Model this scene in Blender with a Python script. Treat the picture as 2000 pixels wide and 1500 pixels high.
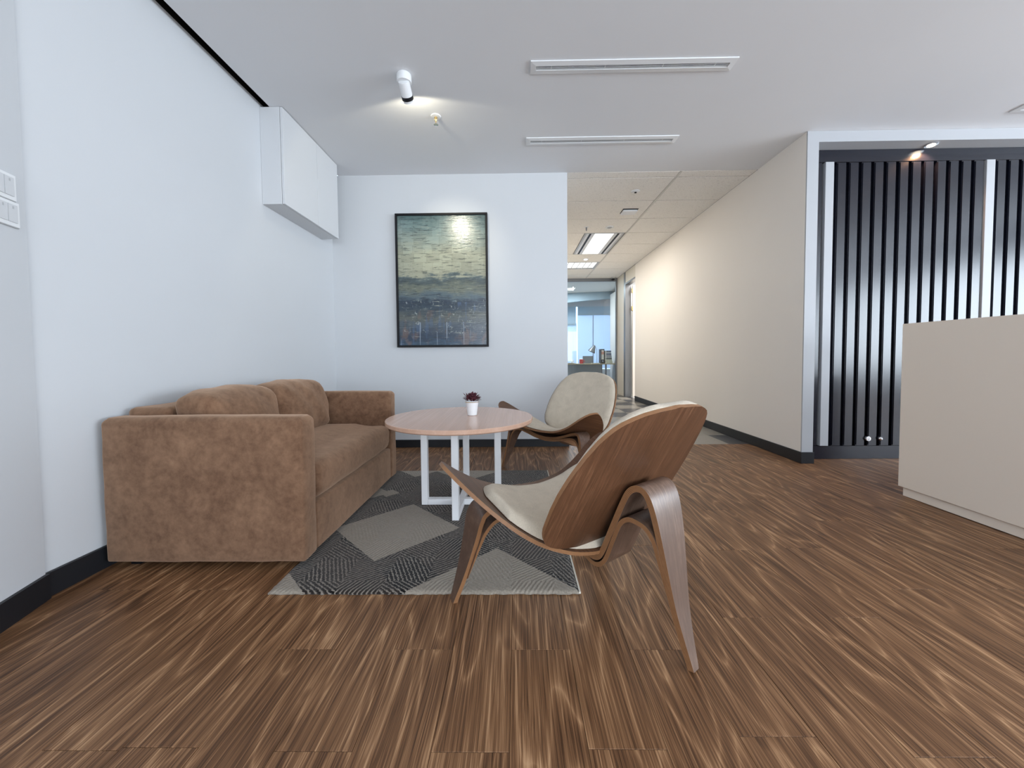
import bpy, bmesh, math, random
from mathutils import Vector, Matrix
for _o in list(bpy.data.objects): bpy.data.objects.remove(_o, do_unlink=True)
SC = bpy.context.scene
COL = SC.collection
random.seed(7)
PI = math.pi
# ------------------------------------------------------------------ camera
CAM_F, CAM_CY, CAM_H = 740.2, 722.35, 0.95          # focal length and principal row in pixels of a 2000 wide frame
cd = bpy.data.cameras.new('camera'); cam = bpy.data.objects.new('camera', cd); COL.objects.link(cam)
cd.sensor_fit = 'HORIZONTAL'; cd.sensor_width = 36.0
cd.lens = CAM_F / 2000 * 36.0
cd.shift_y = -(750 - CAM_CY) / 2000
cd.clip_start = 0.05; cd.clip_end = 200
_r = Vector((0.9998856, 0.01237738, -0.00869394)); _u = Vector((0.00822943, 0.03709766, 0.99927776)); _b = -Vector((-0.01269097, 0.99923499, -0.03699156))
cam.matrix_world = Matrix(((_r.x, _u.x, _b.x, 0), (_r.y, _u.y, _b.y, 0), (_r.z, _u.z, _b.z, CAM_H), (0, 0, 0, 1)))
SC.camera = cam
# ------------------------------------------------------------------ world, daylight at the windows, exposure
SC.view_settings.view_transform = 'Standard'; SC.view_settings.look = 'None'
SC.view_settings.gamma = 1.0; SC.view_settings.use_curve_mapping = False
SC.view_settings.exposure = 0.33
W = bpy.data.worlds.new('sky'); SC.world = W; W.use_nodes = True
W.node_tree.nodes['Background'].inputs[0].default_value = (0.72, 0.86, 1.0, 1)
W.node_tree.nodes['Background'].inputs[1].default_value = 2.2
DAY = (0.86, 0.93, 1.0)
def area(name, loc, rot, sx, sy, power, color, spread=PI):
    l = bpy.data.lights.new(name, 'AREA'); l.shape = 'RECTANGLE'; l.size = sx; l.size_y = sy
    l.energy = power; l.color = color; l.spread = spread
    o = bpy.data.objects.new(name, l); o.location = loc; o.rotation_euler = rot; COL.objects.link(o); return o
def spot(name, loc, target, power, color, angle, blend, radius=0.02):
    l = bpy.data.lights.new(name, 'SPOT'); l.energy = power; l.color = color; l.spot_size = angle; l.spot_blend = blend; l.shadow_soft_size = radius
    o = bpy.data.objects.new(name, l); o.location = loc
    o.rotation_euler = (Vector(target) - Vector(loc)).to_track_quat('-Z', 'Y').to_euler(); COL.objects.link(o); return o
# windows of the room lie out of the frame: a band in the right wall, a band in the wall behind the camera
area('daylight_right_windows', (7.72, -0.6, 1.45), (0, math.radians(90 + 9), 0), 1.9, 5.6, 425, (.80, .90, 1.0))
area('daylight_rear_windows', (2.9, -4.25, 1.45), (math.radians(90 + 9), 0, 0), 8.0, 1.9, 215, DAY)

# ------------------------------------------------------------------ node helper
class NT:
    def __init__(s, name):
        s.m = bpy.data.materials.new(name); s.m.use_nodes = True
        s.t = s.m.node_tree; s.t.nodes.clear()
        s.out = s.t.nodes.new('ShaderNodeOutputMaterial')
    def n(s, typ, **kw):
        nd = s.t.nodes.new(typ)
        for k, v in kw.items(): setattr(nd, k, v)
        return nd
    def link(s, a, b): s.t.links.new(a, b)
    def val(s, sock, v):
        if isinstance(v, X): s.link(v.s, sock)
        elif hasattr(v, 'is_output'): s.link(v, sock)
        elif isinstance(v, (tuple, list)):
            sock.default_value = tuple(v) + ((1,) if len(v) == 3 and len(sock.default_value) == 4 else ())
        else: sock.default_value = v
    def math(s, op, a, b=None, c=None):
        nd = s.n('ShaderNodeMath', operation=op)
        s.val(nd.inputs[0], a)
        if b is not None: s.val(nd.inputs[1], b)
        if c is not None: s.val(nd.inputs[2], c)
        return X(s, nd.outputs[0])
    def coords(s, kind='Object'):
        return s.n('ShaderNodeTexCoord').outputs[kind]
    def mapping(s, vec, scale=(1, 1, 1), loc=(0, 0, 0), rot=(0, 0, 0)):
        nd = s.n('ShaderNodeMapping'); s.link(vec, nd.inputs[0])
        nd.inputs['Scale'].default_value = scale; nd.inputs['Rotation'].default_value = rot
        s.val(nd.inputs['Location'], loc); return nd.outputs[0]
    def noise(s, vec, scale, detail=3, rough=.5, dist=0.0, out='Fac'):
        nd = s.n('ShaderNodeTexNoise'); s.link(vec, nd.inputs['Vector'])
        nd.inputs['Scale'].default_value = scale; nd.inputs['Detail'].default_value = detail
        nd.inputs['Roughness'].default_value = rough; nd.inputs['Distortion'].default_value = dist
        o = nd.outputs['Fac'] if out == 'Fac' else nd.outputs['Color']
        return X(s, o) if out == 'Fac' else o
    def ramp(s, fac, stops, interp='LINEAR'):
        nd = s.n('ShaderNodeValToRGB'); s.val(nd.inputs[0], fac); e = nd.color_ramp.elements
        nd.color_ramp.interpolation = interp
        while len(e) < len(stops): e.new(0.5)
        for i, (p, c) in enumerate(stops):
            e[i].position = p; e[i].color = (c, c, c, 1) if isinstance(c, (int, float)) else tuple(c) + (1,)
        return nd.outputs[0]
    def mix(s, fac, a, b, mode='MIX'):
        nd = s.n('ShaderNodeMix', data_type='RGBA', blend_type=mode)
        s.val(nd.inputs[0], fac); s.val(nd.inputs[6], a); s.val(nd.inputs[7], b); return nd.outputs[2]
    def sep(s, vec):
        nd = s.n('ShaderNodeSeparateXYZ'); s.link(vec, nd.inputs[0]); return [X(s, o) for o in nd.outputs]
    def comb(s, x, y, z):
        nd = s.n('ShaderNodeCombineXYZ')
        for i, v in enumerate((x, y, z)): s.val(nd.inputs[i], v)
        return nd.outputs[0]
    def vadd(s, a, b):
        nd = s.n('ShaderNodeVectorMath', operation='ADD'); s.val(nd.inputs[0], a); s.val(nd.inputs[1], b); return nd.outputs[0]
    def bump(s, h, strength=.2, dist=.01):
        nd = s.n('ShaderNodeBump'); s.val(nd.inputs['Height'], h); nd.inputs['Strength'].default_value = strength; nd.inputs['Distance'].default_value = dist
        return nd.outputs[0]
    def pbr(s, color, rough=.5, normal=None, spec=.5, metal=0, sheen=0, coat=0, coat_rough=.1, sheen_tint=(1, 1, 1), sheen_rough=.45, trans=0, emit=None, emit_s=0, ior=None, alpha=None):
        p = s.n('ShaderNodeBsdfPrincipled')
        s.val(p.inputs['Base Color'], color); s.val(p.inputs['Roughness'], rough)
        p.inputs['Specular IOR Level'].default_value = spec; s.val(p.inputs['Metallic'], metal)
        if sheen: p.inputs['Sheen Weight'].default_value = sheen; p.inputs['Sheen Roughness'].default_value = sheen_rough; p.inputs['Sheen Tint'].default_value = tuple(sheen_tint) + (1,)
        if coat: p.inputs['Coat Weight'].default_value = coat; p.inputs['Coat Roughness'].default_value = coat_rough
        if trans: p.inputs['Transmission Weight'].default_value = trans
        if emit: s.val(p.inputs['Emission Color'], emit); p.inputs['Emission Strength'].default_value = emit_s
        if ior: p.inputs['IOR'].default_value = ior
        if normal is not None: s.link(normal, p.inputs['Normal'])
        s.link(p.outputs[0], s.out.inputs[0]); return s.m
class X:
    def __init__(s, nt, sock): s.nt, s.s = nt, sock
    def __add__(s, o): return s.nt.math('ADD', s, o)
    __radd__ = __add__
    def __sub__(s, o): return s.nt.math('SUBTRACT', s, o)
    def __rsub__(s, o): return s.nt.math('SUBTRACT', o, s)
    def __mul__(s, o): return s.nt.math('MULTIPLY', s, o)
    __rmul__ = __mul__
    def __truediv__(s, o): return s.nt.math('DIVIDE', s, o)
    def lt(s, o): return s.nt.math('LESS_THAN', s, o)
    def gt(s, o): return s.nt.math('GREATER_THAN', s, o)
    def abs(s): return s.nt.math('ABSOLUTE', s)
    def floor(s): return s.nt.math('FLOOR', s)
    def fract(s): return s.nt.math('FRACT', s)
    def sin(s): return s.nt.math('SINE', s)
    def mod(s, o): return s.nt.math('FLOORED_MODULO', s, o)
    def max(s, o): return s.nt.math('MAXIMUM', s, o)
    def min(s, o): return s.nt.math('MINIMUM', s, o)

# ------------------------------------------------------------------ materials
def plain(name, c, rough=.5, spec=.5, metal=0, **kw):
    return NT(name).pbr(c, rough, spec=spec, metal=metal, **kw)
def paint(name, c, rough=.6, bump=.05, scale=220, spec=.3, blotch=.03):
    t = NT(name); co = t.coords('Object')
    n = t.noise(co, scale, 2); b = t.noise(co, 1.3, 3)
    col = t.mix(b * 1.0, tuple(x * (1 - blotch) for x in c), tuple(min(1, x * (1 + blotch)) for x in c))
    return t.pbr(col, rough, t.bump(n, bump, .002), spec=spec)
M = {}
M['wall'] = paint('wall_paint', (.60, .615, .635))
M['wall_warm'] = paint('corridor_wall_warm_light', (.82, .775, .72))  # white paint with the warm corridor light tinted into its base colour
M['ceiling'] = paint('ceiling_paint', (.77, .78, .80), .75, .03)
M['white'] = paint('white_lacquer', (.63, .64, .655), .4, .0, spec=.4, blotch=.01)
M['frame_white'] = paint('white_frame_paint', (.41, .42, .44), .5, .03, blotch=.01)
M['baseboard'] = plain('black_baseboard', (.012, .013, .016), .45, .4)
M['black'] = plain('black_plastic', (.006, .006, .008), .5, .3)
M['void'] = plain('dark_gap', (.02, .018, .017), .9, .1)
M['desk'] = paint('reception_desk_laminate', (.86, .77, .67), .45, .04, 500, .35, .02)
M['grille'] = plain('vent_metal', (.78, .79, .8), .4)
M['vent_dark'] = plain('vent_inside', (.015, .015, .017), .9, .1)
M['plastic'] = plain('white_plastic', (.8, .81, .82), .35)
M['plastic_grey'] = plain('grey_plastic', (.45, .46, .47), .4)
M['chrome'] = plain('chrome', (.8, .8, .82), .12, metal=1)
M['brass'] = plain('brass', (.62, .45, .2), .3, metal=1)
M['steel_grey'] = plain('grey_aluminium', (.2, .205, .215), .4, metal=.6)
M['white_metal'] = plain('white_powder_coat', (.82, .825, .84), .38, .45)
M['panel_dark'] = plain('dark_slat_lacquer', (.006, .007, .014), .22, .6)
M['cream'] = paint('cream_panel', (.68, .64, .56), .5)

def wood(name, dark, mid, light, sc=(26, 1.0, 26), rough=.42, spec=.35, rand=True, coat=0, ring=1.0, fine=1.0):
    """long grain runs along local y"""
    t = NT(name); co = t.coords('Object')
    if rand:
        r = X(t, t.n('ShaderNodeObjectInfo').outputs['Random'])
        co = t.vadd(co, t.comb(r * 37.0, r * 91.0, r * 13.0))
    else: r = None
    warp = t.noise(t.mapping(co, (2.2, .9, 2.2)), 1.6, 2, .5)
    x, y, z = t.sep(co)
    # cathedral figure: contour lines of a stretched, warped field
    fld = t.noise(t.mapping(co, (sc[0] * .20, sc[1] * 1.0, sc[2] * .20)), 1.0, 1.5, .4, .25)
    rings = ((fld * 26.0 * ring + warp * 3.0).sin()) * .5 + .5
    streak = t.noise(t.mapping(co, (sc[0] * 4.2, sc[1] * .9, sc[2] * 4.2)), 1.0, 5, .62, .1)
    hair = t.noise(t.mapping(co, (sc[0] * 17 * fine, sc[1] * 3.0, sc[2] * 17 * fine)), 1.0, 2, .5)
    broad = t.noise(t.mapping(co, (sc[0] * .35, sc[1] * .7, sc[2] * .35)), 1.0, 2, .5)
    f = rings * .20 + streak * .60 + hair * .32 + broad * .24 - .22
    if r is not None: f = f + (r - .5) * .10
    col = t.ramp(f, [(.20, dark), (.42, tuple((a + b) / 2 for a, b in zip(dark, mid))), (.53, mid), (.66, light), (.80, tuple(min(1, c * 1.22) for c in light))])
    return t.pbr(col, hair * .12 + rough, t.bump(streak * .6 + hair * .4, .12, .002), spec=spec, coat=coat)
def floor_mat():
    t = NT('floor_vinyl_wood'); co = t.coords('Object')
    r = X(t, t.n('ShaderNodeObjectInfo').outputs['Random'])
    co = t.vadd(co, t.comb(r * 37.0, r * 91.0, r * 13.0))
    wob = t.noise(t.mapping(co, (5, 1.6, 5)), 1.0, 2, .5, 0, 'Color')
    wv = t.n('ShaderNodeVectorMath', operation='SCALE'); t.link(wob, wv.inputs[0]); wv.inputs['Scale'].default_value = .016
    cw = t.vadd(co, wv.outputs[0])
    fld = t.noise(t.mapping(cw, (7.5, 1.1, 7.5)), 1.0, 1.0, .4)
    ring = t.math('PINGPONG', fld * 17.0, 1.0)                       # cathedral lines
    streak = t.noise(t.mapping(cw, (210, 1.7, 210)), 1.0, 3, .55)
    hair = t.noise(t.mapping(cw, (620, 4.5, 620)), 1.0, 2, .5)
    broad = t.noise(t.mapping(cw, (19, .8, 19)), 1.0, 3, .5)
    knot = t.noise(t.mapping(cw, (6.0, 3.2, 6.0), loc=(3, 7, 0)), 1.0, 2, .5)
    line = t.math('POWER', ring, 5.0)
    f = streak * .60 + hair * .46 + broad * .20 + ring * .06 + line * .11 - .180 + (r - .5) * .02
    f = f - ((knot - .70) * 2.5).max(0.0).min(.16)
    col = t.ramp(f, [(.33, (.058, .026, .011)), (.42, (.120, .056, .025)), (.50, (.188, .092, .042)), (.57, (.25, .128, .061)), (.64, (.38, .212, .108)), (.73, (.51, .305, .163))])
    return t.pbr(col, hair * .14 + .38, t.bump(streak * .5 + hair * .5, .10, .0015), spec=.32)
M['floor'] = floor_mat()
M['walnut'] = wood('walnut_veneer', (.055, .023, .010), (.135, .060, .029), (.215, .108, .057), sc=(34, 1.6, 1.6), rough=.38, spec=.4, ring=.12)
M['walnut_leg'] = wood('walnut_leg_veneer', (.075, .042, .028), (.135, .080, .055), (.21, .135, .098), sc=(34, 34, 1.6), rough=.30, spec=.6, ring=.15)
M['table_wood'] = wood('table_top_oak', (.58, .36, .255), (.66, .42, .31), (.72, .48, .365), sc=(9, .8, 9), rough=.14, spec=.8, ring=.2)
def ply(name):
    t = NT(name); u = t.coords('UV'); x, y, z = t.sep(u)
    s = (y * 6.2832 * 4.5).sin() * .5 + .5
    n = t.noise(t.mapping(t.coords('Object'), (60, 60, 60)), 1, 2)
    col = t.mix((s * .75 + n * .3), (.13, .055, .022), (.40, .205, .098))
    return t.pbr(col, .42, spec=.4)
M['ply'] = ply('plywood_edge')
def fabric(name, a, b, scale=900, bl=7, rough=.9, sheen=.1, bump=.25):
    t = NT(name); co = t.coords('Object')
    f = t.noise(co, scale, 2, .6); g = t.noise(co, bl, 4, .55, .4)
    return t.pbr(t.mix(f * .55 + g * .5, a, b), rough, t.bump(f, bump, .002), spec=.15, sheen=sheen)
M['chair_fabric'] = fabric('grey_linen', (.37, .315, .245), (.82, .72, .585), 300, 16)
def suede(name, a, b):
    t = NT(name); co = t.coords('Object')
    g = t.noise(co, 6.5, 9, .76, .3); h = t.noise(co, 30, 5, .65, .2); f = t.noise(co, 1100, 1)
    big = t.noise(co, 1.6, 3, .5)
    fac = g * .72 + h * .50 + big * .22 - .22
    col = t.ramp(fac, [(.30, a), (.50, tuple((x + y) / 2 for x, y in zip(a, b))), (.72, b)])
    return t.pbr(col, .85, t.bump(h * .5 + f * .3, .12, .003), spec=.10, sheen=.6, sheen_tint=(.80, .56, .40), sheen_rough=.55)
M['suede'] = suede('brown_microsuede', (.085, .040, .022), (.265, .150, .090))
def tile_mat():
    t = NT('mineral_fibre_tile'); co = t.coords('Object')
    f = t.noise(co, 110, 3, .7); g = t.noise(co, 45, 2, .5)
    sp = f.lt(.40) * .5 + g.lt(.36) * .2
    return t.pbr(t.mix(sp, (.90, .875, .83), (.42, .40, .37)), .9, t.bump(f, .3, .003), spec=.1)
M['tile'] = tile_mat()
M['grid'] = plain('ceiling_grid', (.66, .645, .61), .6)
def stone(name, a, b, rough):
    t = NT(name); co = t.coords('Object')
    f = t.noise(co, 30, 5, .65); return t.pbr(t.mix(f, a, b), rough, spec=.5)
M['floor_tile'] = stone('grey_floor_tile', (.20, .185, .16), (.30, .28, .25), .28)
M['floor_tile_dark'] = stone('dark_floor_tile', (.045, .045, .05), (.075, .075, .08), .28)
def glass(name, tint, a=.1):
    t = NT(name); g = t.n('ShaderNodeBsdfGlossy'); g.inputs['Roughness'].default_value = .02
    tr = t.n('ShaderNodeBsdfTransparent'); tr.inputs[0].default_value = tint + (1,)
    fr = t.n('ShaderNodeFresnel'); fr.inputs[0].default_value = 1.5
    mx = t.n('ShaderNodeMixShader'); t.link(fr.outputs[0], mx.inputs[0]); t.link(tr.outputs[0], mx.inputs[1]); t.link(g.outputs[0], mx.inputs[2])
    t.link(mx.outputs[0], t.out.inputs[0]); return t.m
M['glass'] = glass('clear_glass', (.90, .95, .97))
def blind(name, c, tr=.5):
    t = NT(name); d = t.n('ShaderNodeBsdfDiffuse'); d.inputs[0].default_value = c + (1,)
    r = t.n('ShaderNodeBsdfTranslucent'); r.inputs[0].default_value = c + (1,)
    mx = t.n('ShaderNodeMixShader'); mx.inputs[0].default_value = tr
    t.link(d.outputs[0], mx.inputs[1]); t.link(r.outputs[0], mx.inputs[2]); t.link(mx.outputs[0], t.out.inputs[0]); return t.m
M['film'] = blind('frosted_window_film', (.72, .77, .85), .55)
M['roller'] = blind('roller_blind_cloth', (.48, .58, .64), .35)
def emis(name, c, s):
    t = NT(name); e = t.n('ShaderNodeEmission'); e.inputs[0].default_value = c + (1,); e.inputs[1].default_value = s
    t.link(e.outputs[0], t.out.inputs[0]); return t.m
M['tube'] = emis('fluorescent_glow', (1, .97, .92), 1.5)
M['lamp_warm'] = emis('warm_lamp_glow', (1, .86, .66), 14)
M['lamp_white'] = emis('white_lamp_glow', (1, .97, .9), 8)

# ------------------------------------------------------------------ object helpers
def wpos(p):
    v = Vector((0, 0, 0))
    while p is not None: v += p.location; p = p.parent
    return v
def obj(name, verts, faces, mats, parent=None, fm=None, smooth=False, local=False, uv=None, auto=None):
    me = bpy.data.meshes.new(name)
    off = Vector((0, 0, 0)) if (local or parent is None) else wpos(parent)
    me.from_pydata([tuple(Vector(v) - off) for v in verts], [], faces)
    for m in (mats if isinstance(mats, (list, tuple)) else [mats]): me.materials.append(m)
    if fm: me.polygons.foreach_set('material_index', fm)
    if smooth: me.polygons.foreach_set('use_smooth', [True] * len(me.polygons))
    if uv:
        ul = me.uv_layers.new(name='UVMap')
        for p in me.polygons:
            for li, c in zip(p.loop_indices, uv[p.index]): ul.data[li].uv = c
    me.update()
    bm = bmesh.new(); bm.from_mesh(me); bmesh.ops.recalc_face_normals(bm, faces=bm.faces); bm.to_mesh(me); bm.free()
    o = bpy.data.objects.new(name, me); COL.objects.link(o)
    if parent is not None: o.parent = parent
    if auto: smooth_angle(o, auto)
    return o
def smooth_angle(o, deg=35):
    me = o.data
    me.polygons.foreach_set('use_smooth', [True] * len(me.polygons))
    me.set_sharp_from_angle(angle=math.radians(deg))
def from_bm(name, bm, mats, parent=None, local=False, auto=None):
    me = bpy.data.meshes.new(name)
    if parent is not None and not local: bmesh.ops.translate(bm, verts=bm.verts, vec=-wpos(parent))
    bmesh.ops.recalc_face_normals(bm, faces=bm.faces)
    bm.to_mesh(me); bm.free()
    for m in (mats if isinstance(mats, (list, tuple)) else [mats]): me.materials.append(m)
    o = bpy.data.objects.new(name, me); COL.objects.link(o)
    if parent is not None: o.parent = parent
    if auto: smooth_angle(o, auto)
    return o
def add_box(bm, x0, x1, y0, y1, z0, z1):
    vs = [bm.verts.new(p) for p in ((x0, y0, z0), (x1, y0, z0), (x1, y1, z0), (x0, y1, z0), (x0, y0, z1), (x1, y0, z1), (x1, y1, z1), (x0, y1, z1))]
    fs = [(0, 3, 2, 1), (4, 5, 6, 7), (0, 1, 5, 4), (1, 2, 6, 5), (2, 3, 7, 6), (3, 0, 4, 7)]
    return [bm.faces.new([vs[i] for i in f]) for f in fs]
def box(name, x0, x1, y0, y1, z0, z1, mat, parent=None, bev=0, seg=1, local=False):
    bm = bmesh.new(); add_box(bm, min(x0, x1), max(x0, x1), min(y0, y1), max(y0, y1), min(z0, z1), max(z0, z1))
    if bev: bmesh.ops.bevel(bm, geom=bm.edges[:], offset=bev, segments=seg, profile=.5, affect='EDGES')
    return from_bm(name, bm, mat, parent, local, auto=40 if bev else None)
def boxes(name, lst, mat, parent=None, bev=0, local=False):
    bm = bmesh.new()
    for b in lst: add_box(bm, *b)
    if bev: bmesh.ops.bevel(bm, geom=bm.edges[:], offset=bev, segments=1, affect='EDGES')
    return from_bm(name, bm, mat, parent, local)
def lathe(name, prof, center, mat, parent=None, n=32, axis=None, local=False, auto=35):
    """prof: (radius, height) along axis"""
    vs, fs = [], []
    q = Vector((0, 0, 1)).rotation_difference(Vector(axis).normalized()) if axis is not None else None
    for r, h in prof:
        for i in range(n):
            a = 2 * PI * i / n; v = Vector((r * math.cos(a), r * math.sin(a), h))
            if q: v = q @ v
            vs.append(v + Vector(center))
    for j in range(len(prof) - 1):
        for i in range(n):
            fs.append((j * n + i, j * n + (i + 1) % n, (j + 1) * n + (i + 1) % n, (j + 1) * n + i))
    if prof[0][0] > 1e-6: fs.append(tuple(range(n))[::-1])
    if prof[-1][0] > 1e-6: fs.append(tuple((len(prof) - 1) * n + i for i in range(n)))
    return obj(name, vs, fs, mat, parent, local=local, auto=auto)
def tube(name, pts, rad, mat, parent=None, n=10, local=False):
    vs, fs = [], []
    P = [Vector(p) for p in pts]
    for i, p in enumerate(P):
        t = (P[min(i + 1, len(P) - 1)] - P[max(i - 1, 0)]).normalized()
        a = t.orthogonal().normalized() if i == 0 else (a - t * a.dot(t)).normalized()
        b = t.cross(a); r = rad[i] if isinstance(rad, (list, tuple)) else rad
        for k in range(n):
            an = 2 * PI * k / n; vs.append(p + a * (r * math.cos(an)) + b * (r * math.sin(an)))
    for i in range(len(P) - 1):
        for k in range(n): fs.append((i * n + k, i * n + (k + 1) % n, (i + 1) * n + (k + 1) % n, (i + 1) * n + k))
    fs.append(tuple(range(n))[::-1]); fs.append(tuple((len(P) - 1) * n + k for k in range(n)))
    return obj(name, vs, fs, mat, parent, local=local, auto=50)
def root(name, loc, label, cat, group=None, rz=0):
    o = bpy.data.objects.new(name, None); o.location = loc; o.rotation_euler = (0, 0, rz); o.empty_display_size = .1
    COL.objects.link(o); return tag(o, label, cat, group)
def tag(o, label, cat, group=None):
    o['label'] = label; o['category'] = cat
    if group: o['group'] = group
    return o
def struct(o, label=None):
    o['kind'] = 'structure'
    if label: o['label'] = label
    return o
def catmull(pts, n):
    """resample a polyline of tuples smoothly"""
    P = [tuple(p) for p in pts]; out = []
    m = len(P) - 1
    for i in range(n):
        t = i / (n - 1) * m; k = min(int(t), m - 1); f = t - k
        p0, p1, p2, p3 = P[max(k - 1, 0)], P[k], P[k + 1], P[min(k + 2, m)]
        out.append(tuple(.5 * ((2 * b) + (-a + c) * f + (2 * a - 5 * b + 4 * c - d) * f * f + (-a + 3 * b - 3 * c + d) * f ** 3) for a, b, c, d in zip(p0, p1, p2, p3)))
    return out
def lerp(tbl, x):
    if x <= tbl[0][0]: return tbl[0][1]
    for (a, b), (c, d) in zip(tbl, tbl[1:]):
        if x <= c: return b + (d - b) * (x - a) / (c - a)
    return tbl[-1][1]

# ------------------------------------------------------------------ the setting
HC = 2.81; XL = -1.891; YB = 3.9355; XB = .5285; XR = 2.4564; YF = 3.278; YS = 3.405; YG = 9.29
RX = 7.5; RY = -4.0; TOP = HC + .35
KX, KY = -1.877, 1.45                      # bend in the left wall
NX, NY = -1.877 + .318 * 1.9, 1.45 - 1.9   # the bent part runs on past the camera
# floor: slab under planks
fl = struct(box('floor', -2.2, RX, RY, 3.99, -.08, -.004, M['floor']), 'brown wood-look plank floor of the reception area')
PW = .19
joints = {-1: .874, 0: 1.192, 1: .882, 2: 1.192, 3: .914, 4: 1.343, 5: 1.817, 6: 1.343, 7: 1.836, -2: 1.193, -3: .874, -4: 1.193, -5: .882}
plank_mesh = {}
def plank(x0, x1, y0, y1):
    ln = y1 - y0; w = x1 - x0; key = (round(ln, 3), round(w, 3))
    if key not in plank_mesh:
        bm = bmesh.new(); g = .0005
        add_box(bm, -w / 2 + g, w / 2 - g, -ln / 2 + g, ln / 2 - g, -.004, 0)
        bmesh.ops.bevel(bm, geom=[e for e in bm.edges if all(v.co.z > -.001 for v in e.verts)], offset=.0007, segments=1, affect='EDGES')
        me = bpy.data.meshes.new('plank'); bmesh.ops.recalc_face_normals(bm, faces=bm.faces); bm.to_mesh(me); bm.free(); me.materials.append(M['floor']); plank_mesh[key] = me
    o = bpy.data.objects.new('plank', plank_mesh[key]); COL.objects.link(o); o.parent = fl
    o.location = ((x0 + x1) / 2, (y0 + y1) / 2, random.uniform(-.0002, .0002))
PL = .95
for k in range(-10, 22):
    x0 = -.025 + PW * k; x1 = x0 + PW
    j = joints.get(k, .874 + random.choice((0, .318, .634)))
    y = j - PL * math.ceil((j - .1) / PL)
    while y < 3.99:
        a, b = max(y, .05), min(y + PL, 3.99)
        if b - a > .02: plank(max(x0, -2.1), x1, a, b)
        y += PL
fc = struct(box('floor_corridor', .4, 3.6, 3.99, 9.4, -.08, -.004, M['floor_tile_dark']), 'grey tiled corridor floor')
tm = {}
TS = .45
for i in range(-5, 2):
    for j in range(12):
        xa, xb = max(.53, 2.235 + TS * i), min(2.456, 2.235 + TS * (i + 1)); ya, yb = 3.992 + TS * j, min(9.28, 3.992 + TS * (j + 1))
        if xb - xa < .03: continue
        dk = (i, j) in ((0, 0), (-2, 1), (-1, 2), (-4, 0)) or (j > 2 and (i + j) % 2 == 0)
        box('floor_tile', xa + .001, xb - .001, ya + .001, yb - .001, -.004, 0, M['floor_tile_dark' if dk else 'floor_tile'], fc, .001)
# ceiling slabs: plaster over the room, leaving a dark slot along the left wall
SLOT = .074
bm = bmesh.new()
add_box(bm, XL + SLOT, RX, KY, YB, HC, HC + .02)
ce = struct(from_bm('ceiling', bm, M['ceiling']), 'flat white plaster ceiling')
vs = [(KX + SLOT, KY), (RX, KY), (RX, RY), (NX, RY), (NX + SLOT, NY)]
obj('ceiling_panel', [(x, y, HC) for x, y in vs] + [(x, y, HC + .02) for x, y in vs], [(0, 1, 2, 3, 4)[::-1], (5, 6, 7, 8, 9)] + [(i, (i + 1) % 5, 5 + (i + 1) % 5, 5 + i) for i in range(5)], M['ceiling'], ce)
box('roof_slab', -2.4, RX + .2, RY - .2, 4.0, TOP, TOP + .05, M['void'], ce)
# walls
wl = struct(box('wall_left', XL - .1, XL, KY, YB + .1, 0, HC + .03, M['wall']), 'white left wall behind the sofa')
box('slot_backing', XL - .1, XL - .03, KY, YB + .1, HC + .03, TOP, M['void'], wl)
box('slot_lining', XL + SLOT, XL + SLOT + .02, KY, YB, HC + .02, TOP, M['void'], wl)
dx, dy = NX - KX, NY - KY; L = math.hypot(dx, dy); nx, ny = -dy / L, dx / L     # normal
if nx > 0: nx, ny = -nx, -ny
vs = [(KX, KY), (NX, NY), (NX + nx * .1, NY + ny * .1), (KX + nx * .1, KY + ny * .1)]
wn = struct(obj('wall_near_left', [(x, y, 0) for x, y in vs] + [(x, y, HC + .02) for x, y in vs], [(0, 1, 2, 3), (4, 5, 6, 7), (0, 1, 5, 4), (1, 2, 6, 5), (2, 3, 7, 6), (3, 0, 4, 7)], M['wall']), 'white wall part bending towards the camera')
struct(box('wall_rear_left', NX - .1, NX, RY, NY, 0, HC, M['wall']))
wb = struct(box('wall_back', XL - .1, XB, YB, YB + .12, 0, HC, M['wall']), 'white back wall that carries the painting')
struct(box('wall_corridor_left', XB - .1, XB - .001, YB + .12, YG, 0, HC, M['wall_warm']))
struct(boxes('wall_corridor_right', [(XR - .002, XR + .05, YF + .012, YS + .04, 0, HC), (XR - .002, XR + .12, YS + .04, 7.9, 0, HC)], M['wall_warm']), 'white corridor wall on the right, tinted as if warmly lit')
# front end of that wall: white frame round the dark slatted wall
fr = struct(box('trim_1', XR - .001, XR + .094, YF, YS + .03, 0, HC - .001, M['frame_white']), 'white painted frame round the dark slatted wall')
box('frame_header', XR + .094, RX, YF, YS + .03, 2.72, HC - .001, M['frame_white'], fr)
# slatted wall
ws = struct(box('wall_slatted', XR + .094, RX, YS + .032, YS + .10, 0, 2.72, M['panel_dark']), 'dark lacquered wall of vertical slats behind the reception desk')
box('top_rail', XR + .094, RX, YS, YS + .032, 2.613, 2.719, M['panel_dark'], ws, .002)
box('bottom_rail', XR + .094, RX, YS, YS + .032, 0, .118, M['panel_dark'], ws, .002)
box('side_stile', XR + .094, 2.683, YS, YS + .032, .119, 2.612, M['panel_dark'], ws, .003)
def slat(x0, x1):
    bm = bmesh.new(); add_box(bm, x0, x1, YS, YS + .031, .119, 2.612)
    bmesh.ops.bevel(bm, geom=[e for e in bm.edges if all(abs(v.co.y - YS) < 1e-5 for v in e.verts)], offset=.006, segments=2, affect='EDGES')
    return from_bm('slat', bm, M['panel_dark'], ws, auto=40)
x = 2.8135
while x < 4.05: slat(x, x + .079); x += .1075
x = 4.187
while x < RX - .1: slat(x, x + .079); x += .1075
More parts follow.
